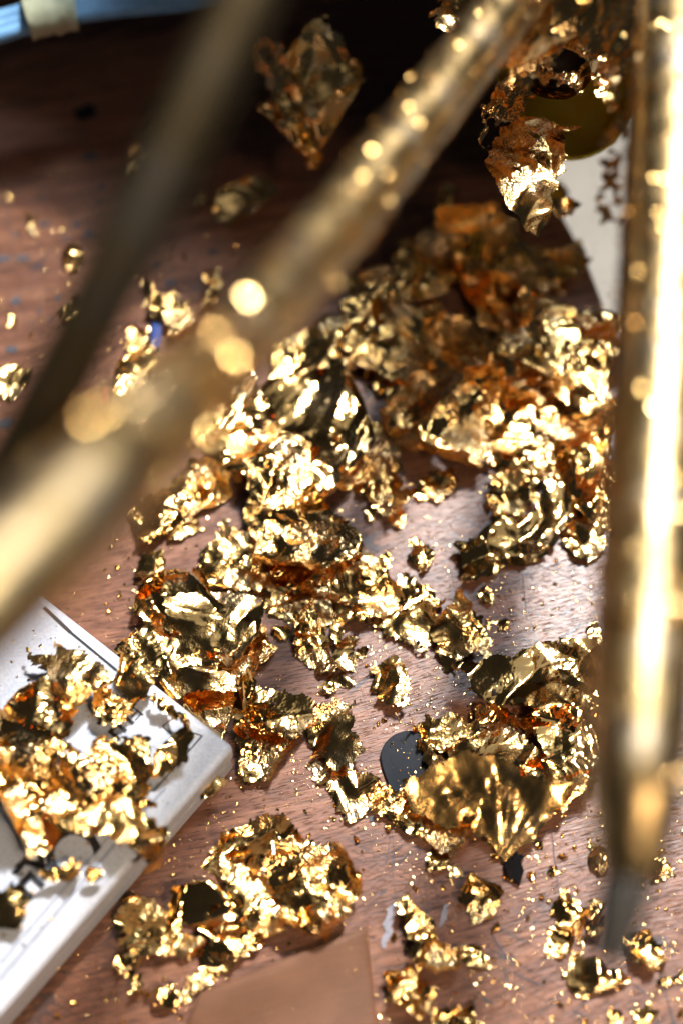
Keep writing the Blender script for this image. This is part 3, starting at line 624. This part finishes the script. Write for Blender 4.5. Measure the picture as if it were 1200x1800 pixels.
dust('gold_dust', 'fine gold dust sprinkled on the black plectrum', 60, (672, 1290, 770, 1400), .0016, .0007, dens=lambda a, b: 1.0 if ((a - 722) / 46) ** 2 + ((b - 1342) / 50) ** 2 < 1 else 0)
# brown smooth scrap at the bottom edge: a thin curved sheet
def sheet(name, quad, zf, mat, label, cat, th=.0009, nu=24, nv=16):
    v = []; f = []
    for j in range(nv + 1):
        for i in range(nu + 1):
            s, t = i / nu, j / nv
            q = (np.array(quad[0]) * (1 - s) + np.array(quad[1]) * s) * (1 - t) + (np.array(quad[3]) * (1 - s) + np.array(quad[2]) * s) * t
            z = zf(s, t); p = T(q[0], q[1], z); v.append(tuple(p))
    for j in range(nv):
        for i in range(nu):
            a = j * (nu + 1) + i; f.append((a, a + nu + 1, a + nu + 2, a + 1))
    c = np.mean(v, 0); c[2] = 0; v = [tuple(np.array(p) - c) for p in v]
    o = link(name, mesh(name, v, f), mat, None, True); o.location = c
    so = o.modifiers.new('s', 'SOLIDIFY'); so.thickness = th; so.offset = -1
    return tag(o, label, cat)
sheet('leather_scrap', [(350, 1745), (645, 1628), (668, 1850), (310, 1850)], lambda s, t: .0022 + .002 * math.sin(s * 3.1) * (1 - .5 * t) + .001 * math.sin(t * 5 + s * 3) , M['scrap'],
      'smooth brown translucent scrap with a straight right edge at the bottom border', 'scrap', th=.0004)
for a, b, wd_ in [((690, 1590), (676, 1668), 3.2), ((785, 1590), (772, 1630), 2.2)]:
    o = strip('plastic_shaving', T(*a), T(*b), wd_ * .001, .001, M['clear'], None); so = o.modifiers.new('s', 'SOLIDIFY'); so.thickness = .0004
    tag(o, 'milky plastic shaving left of the comma shaped leaf' if a[0] < 700 else 'milky plastic shaving right of the comma shaped leaf', 'plastic shaving')

# ------------------------------------------------------------------ tubes
def tube(name, path, rad, mat, parent=None, nr=40, cap=True, wob=0.0, sub=10, seed=0, flat=1.0):
    path = [np.array(p, float) for p in path]; pp = []; rr_ = []
    n = len(path)
    for i in range(n - 1):
        p0 = path[max(i - 1, 0)]; p1 = path[i]; p2 = path[i + 1]; p3 = path[min(i + 2, n - 1)]
        for j in range(sub):
            t = j / sub; pp.append(.5 * ((2 * p1) + (-p0 + p2) * t + (2 * p0 - 5 * p1 + 4 * p2 - p3) * t * t + (-p0 + 3 * p1 - 3 * p2 + p3) * t ** 3))
            rr_.append(rad[i] * (1 - t) + rad[i + 1] * t)
    pp.append(path[-1]); rr_.append(rad[-1]); pp = np.array(pp)
    v = []; f = []; acc = 0
    for k, p in enumerate(pp):
        d = pp[min(k + 1, len(pp) - 1)] - pp[max(k - 1, 0)]; d /= np.linalg.norm(d)
        if k: acc += np.linalg.norm(pp[k] - pp[k - 1])
        a = np.cross(d, [0, 0, 1.]); 
        if np.linalg.norm(a) < .1: a = np.cross(d, [0, 1., 0])
        a /= np.linalg.norm(a); b = np.cross(a, d)
        for i in range(nr):
            t = 2 * math.pi * i / nr
            q = rr_[k] * (1 + (wob * float(facet(np.array([t * .010]), np.array([acc]), .004, seed)[0]) if wob else 0))
            v.append(p + q * (a * math.cos(t) + b * math.sin(t)))
    for k in range(len(pp) - 1):
        for i in range(nr):
            f.append((k * nr + i, (k + 1) * nr + i, (k + 1) * nr + (i + 1) % nr, k * nr + (i + 1) % nr))
    if cap: f.append(tuple(range(nr))); f.append(tuple(range(len(pp) * nr - 1, (len(pp) - 1) * nr - 1, -1)))
    return link(name, mesh(name, v, f), mat, parent, True)
R_ = .0108
frame = empty('gilded_frame'); tag(frame, 'gilded metal frame with three long tubes reaching over the table from the upper right', 'metal frame')
d0, d1 = P(985, -90, .50), P(-210, 1240, .222)
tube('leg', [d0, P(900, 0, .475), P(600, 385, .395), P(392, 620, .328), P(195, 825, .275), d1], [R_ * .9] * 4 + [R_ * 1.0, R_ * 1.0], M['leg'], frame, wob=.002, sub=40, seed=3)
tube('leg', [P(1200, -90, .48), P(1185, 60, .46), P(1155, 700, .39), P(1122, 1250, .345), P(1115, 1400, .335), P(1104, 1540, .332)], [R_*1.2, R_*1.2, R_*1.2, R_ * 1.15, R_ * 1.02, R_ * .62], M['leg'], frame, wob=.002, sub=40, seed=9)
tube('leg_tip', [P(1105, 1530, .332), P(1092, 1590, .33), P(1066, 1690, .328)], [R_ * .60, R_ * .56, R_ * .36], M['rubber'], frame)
tube('leg', [P(480, -120, .31), P(405, 60, .30), P(215, 450, .29), P(40, 795, .292), P(-60, 980, .295)], [.0072, .0072, .0070, .0072, .0072], M['leg_shaded'], frame, wob=.004, sub=30, seed=14)
def flecks(path, rad, n, smin, smax, amp_t):
    path = [np.array(p, float) for p in path]; V = []; F = []
    seg = [np.linalg.norm(path[i + 1] - path[i]) for i in range(len(path) - 1)]; tot = sum(seg)
    for k in range(n):
        u = random.random() * tot; i = 0
        while i < len(seg) - 1 and u > seg[i]: u -= seg[i]; i += 1
        t = u / seg[i]; d = (path[i + 1] - path[i]) / seg[i]; c = path[i] + d * u; R = rad[i] * (1 - t) + rad[i + 1] * t
        a = np.cross(d, [0, 0, 1.]); a /= np.linalg.norm(a); b = np.cross(a, d); th = random.uniform(0, 6.28)
        nn = a * math.cos(th) + b * math.sin(th); q = c + nn * (R + .0004)
        tilt = nn + amp_t * np.array([random.gauss(0, 1), random.gauss(0, 1), random.gauss(0, 1)]); tilt /= np.linalg.norm(tilt)
        e1 = np.cross(tilt, d); e1 /= np.linalg.norm(e1); e2 = np.cross(tilt, e1); sz = random.uniform(smin, smax) * .001; b0 = len(V); m_ = 6
        for w_ in range(m_):
            an = 6.283 * w_ / m_; rr = sz * random.uniform(.5, 1.2); V.append(q + (e1 * math.cos(an) + e2 * math.sin(an)) * rr)
        F.append(tuple(range(b0, b0 + m_)))
    o = link('leaf_residue', mesh('leaf_residue', V, F), M['crumb'], frame); o['kind'] = 'stuff'
DG = [P(900, 0, .475), P(600, 385, .395), P(392, 620, .328), P(195, 825, .275), P(-60, 1080, .242)]
flecks(DG, [R_ * .92] * 5, 1900, .3, 1.2, .42)
flecks(DG[2:], [R_ * .93, R_ * 1.0, R_ * 1.02], 2600, .3, 1.0, .7)
RG = [P(1185, 60, .46), P(1155, 700, .39), P(1122, 1250, .345), P(1115, 1400, .335)]
flecks(RG, [R_ * 1.2, R_ * 1.2, R_ * 1.15, R_ * 1.02], 2200, .3, 1.2, .5)
# unseen slab added above the upper border, its outline shaped to shade the table
def disc(name, c, r, z0, z1, mat, parent, n=64):
    pts_ = [(c[0] + r * math.cos(2 * math.pi * k / n), c[1] + r * math.sin(2 * math.pi * k / n)) for k in range(n)]
    return prism(name, pts_, z0, z1, mat, parent, .008, 4)
blocker_pts = spl([(.34, .235), (.22, .20), (.13, .186), (.06, .196), (0, .228), (-.07, .285), (-.20, .335), (-.34, .40), (-.3, .62), (0, .66), (.2, .62), (.42, .36)], 5)
prism('shade_blocker', blocker_pts, .235, .262, M['dark_bulk'], frame, .006, 4)
# hub with an open socket, and an apron of olive brass behind it
def dome(name, c, n, r, depth, mat, parent, a1=math.pi * .5, nu=48, nv=16, thick=.0015, sx=1):
    n = np.array(n, float); n /= np.linalg.norm(n); ex = np.cross([0, 0, 1.], n); ex /= np.linalg.norm(ex); ey = np.cross(n, ex)
    v = []; f = []
    for j in range(nv + 1):
        t = a1 * j / nv
        for i in range(nu):
            a = 2 * math.pi * i / nu
            v.append(np.array(c) + ex * sx * r * math.sin(t) * math.cos(a) + ey * r * math.sin(t) * math.sin(a) - n * depth * math.cos(t))
    for j in range(nv):
        for i in range(nu): f.append((j * nu + i, j * nu + (i + 1) % nu, (j + 1) * nu + (i + 1) % nu, (j + 1) * nu + i))
    o = link(name, mesh(name, v, f), mat, parent, True); s = o.modifiers.new('s', 'SOLIDIFY'); s.thickness = thick; return o
dome('bowl', P(1000, 105, .60), (0, -.35, .94), .044, .018, M['bowl'], frame, sx=.72)
tube('socket', [P(975, 130, .545), P(985, 60, .555), P(1010, -120, .60)], [.0135, .0175, .022], M['leaf'], frame, cap=False, wob=.05, sub=20, seed=30)
tube('socket_bore', [P(978, 112, .551), P(990, 40, .566)], [.0105, .0105], M['rubber'], frame)  # dark plug: the shade inside the open socket, put in as colour
tube('collar', [P(880, 60, .50), P(960, -10, .53), P(1060, -60, .55), P(1150, -60, .52)], [.012, .02, .022, .014], M['leaf'], frame, wob=.08, sub=16, seed=31)
# shreds of leaf that cling to the frame
def shred(poly, depth, nrm=(-.1, -.6, .8), **k):
    k.setdefault('rolls', [(RNG.uniform(0, 6.28), .35, 90, 2)]); k.setdefault('grow', 1.1)
    c = np.mean(poly, 0); k.setdefault('amp', 3); k.setdefault('cell', 6)
    return leaf(None, poly, plane=(P(c[0], c[1], depth), nrm), name='leaf_shred', parent=frame, **k)
shred([(950, 90), (985, 120), (1040, 110), (1030, 160), (985, 145), (940, 120)], .535, amp=3, cell=4, rag=.2, fine=2)
shred([(920, 0), (1010, -10), (1090, 10), (1100, 60), (1040, 50), (980, 40), (940, 70)], .53, amp=4, cell=8, rag=.15)
shred([(905, -20), (1000, -30), (1110, -20), (1115, 70), (1050, 95), (1010, 60), (950, 70), (915, 60)], .50, amp=3, cell=14, rag=.05, mat='leaf_smooth')
shred([(930, 40), (985, 20), (1000, 60), (960, 130), (915, 170), (900, 120)], .515, amp=3, cell=9, rag=.12)
shred([(770, -20), (830, -20), (815, 40), (790, 75), (768, 50)], .53, amp=4, cell=6, rag=.15)
shred([(1000, 60), (1090, 40), (1100, 130), (1060, 170), (1050, 110)], .52, amp=3, cell=6, rag=.15)
for (x, y0, y1, w_) in [(1078, 150, 260, 18), (1072, 250, 330, 22), (1066, 310, 395, 26), (1082, 60, 170, 24)]:
    shred([(x, y0), (x + 14, y0), (x + 16, y1), (x - w_, y1), (x - w_ * .4, (y0 + y1) / 2)], .475, amp=2.5, cell=4, rag=.2, fine=1.5, res=.6)
shred([(1060, -10), (1130, -10), (1110, 80), (1085, 200), (1075, 120), (1050, 50)], .50, amp=3, cell=9, rag=.06)
hang = (P(915, 300, .553), (.05, -.28, .96))
leaf('wrinkled silver and gold leaf hanging from the frame in front of the dark background', [(905, 212), (940, 205), (985, 222), (978, 260), (974, 330), (960, 375), (942, 408), (915, 395), (880, 350), (848, 297), (870, 260), (885, 235)], 4, 13, 0, .7, plane=hang, rag=.035, res=.6, grow=1.08, rolls=[], mat='leaf_c', group='leaves hanging from the frame')
leaf('small curled gold shred hanging above the wrinkled silver leaf', [(878, 150), (910, 142), (922, 170), (912, 200), (890, 215), (860, 200), (845, 260), (838, 262), (848, 195)], 3, 6, 0, 1, plane=(P(885, 190, .545), (-.15, -.62, .77)), rag=.08, res=.6, group='leaves hanging from the frame')
leaf('thin brown spike of leaf pointing right from the wrinkled silver leaf', [(970, 217), (1018, 222), (1012, 230), (980, 236)], 1.5, 4, 0, 1, plane=(P(990, 226, .556), (-.15, -.62, .77)), rag=.04, res=.5, group='leaves hanging from the frame')
leaf('blurred dark leaf scrap behind the wrinkled silver leaf', [(965, 345), (1000, 350), (1018, 365), (1000, 380), (975, 375)], 3, 5, 0, 1, plane=(P(985, 362, .62), (-.15, -.62, .77)), group='leaves hanging from the frame')

# ------------------------------------------------------------------ bundle of blue cables at the upper left
cb = empty('cable_bundle'); tag(cb, 'light blue cables bound with pale tape at the upper left corner', 'cable bundle')
for dy, kx in [(0, 0), (14, 1), (27, 2)]:
    tube('cable', [P(-220, 95 + dy * 1.1, .62), P(-40, 44 + dy * 1.1, .63), P(80, 12 + dy * .95, .635), P(200, 3 + dy * .55, .64), P(330, -8 + dy * .5, .645), P(440, -26 + dy * .5, .65), P(640, -80 + dy, .65)], [.0037] * 7, M['blue'], cb, nr=16)
tube('tape', [P(48, 34, .633), P(90, 24, .634), P(135, 19, .635)], [.0088, .0094, .0088], M['tape'], cb, nr=18, wob=.1, seed=5)
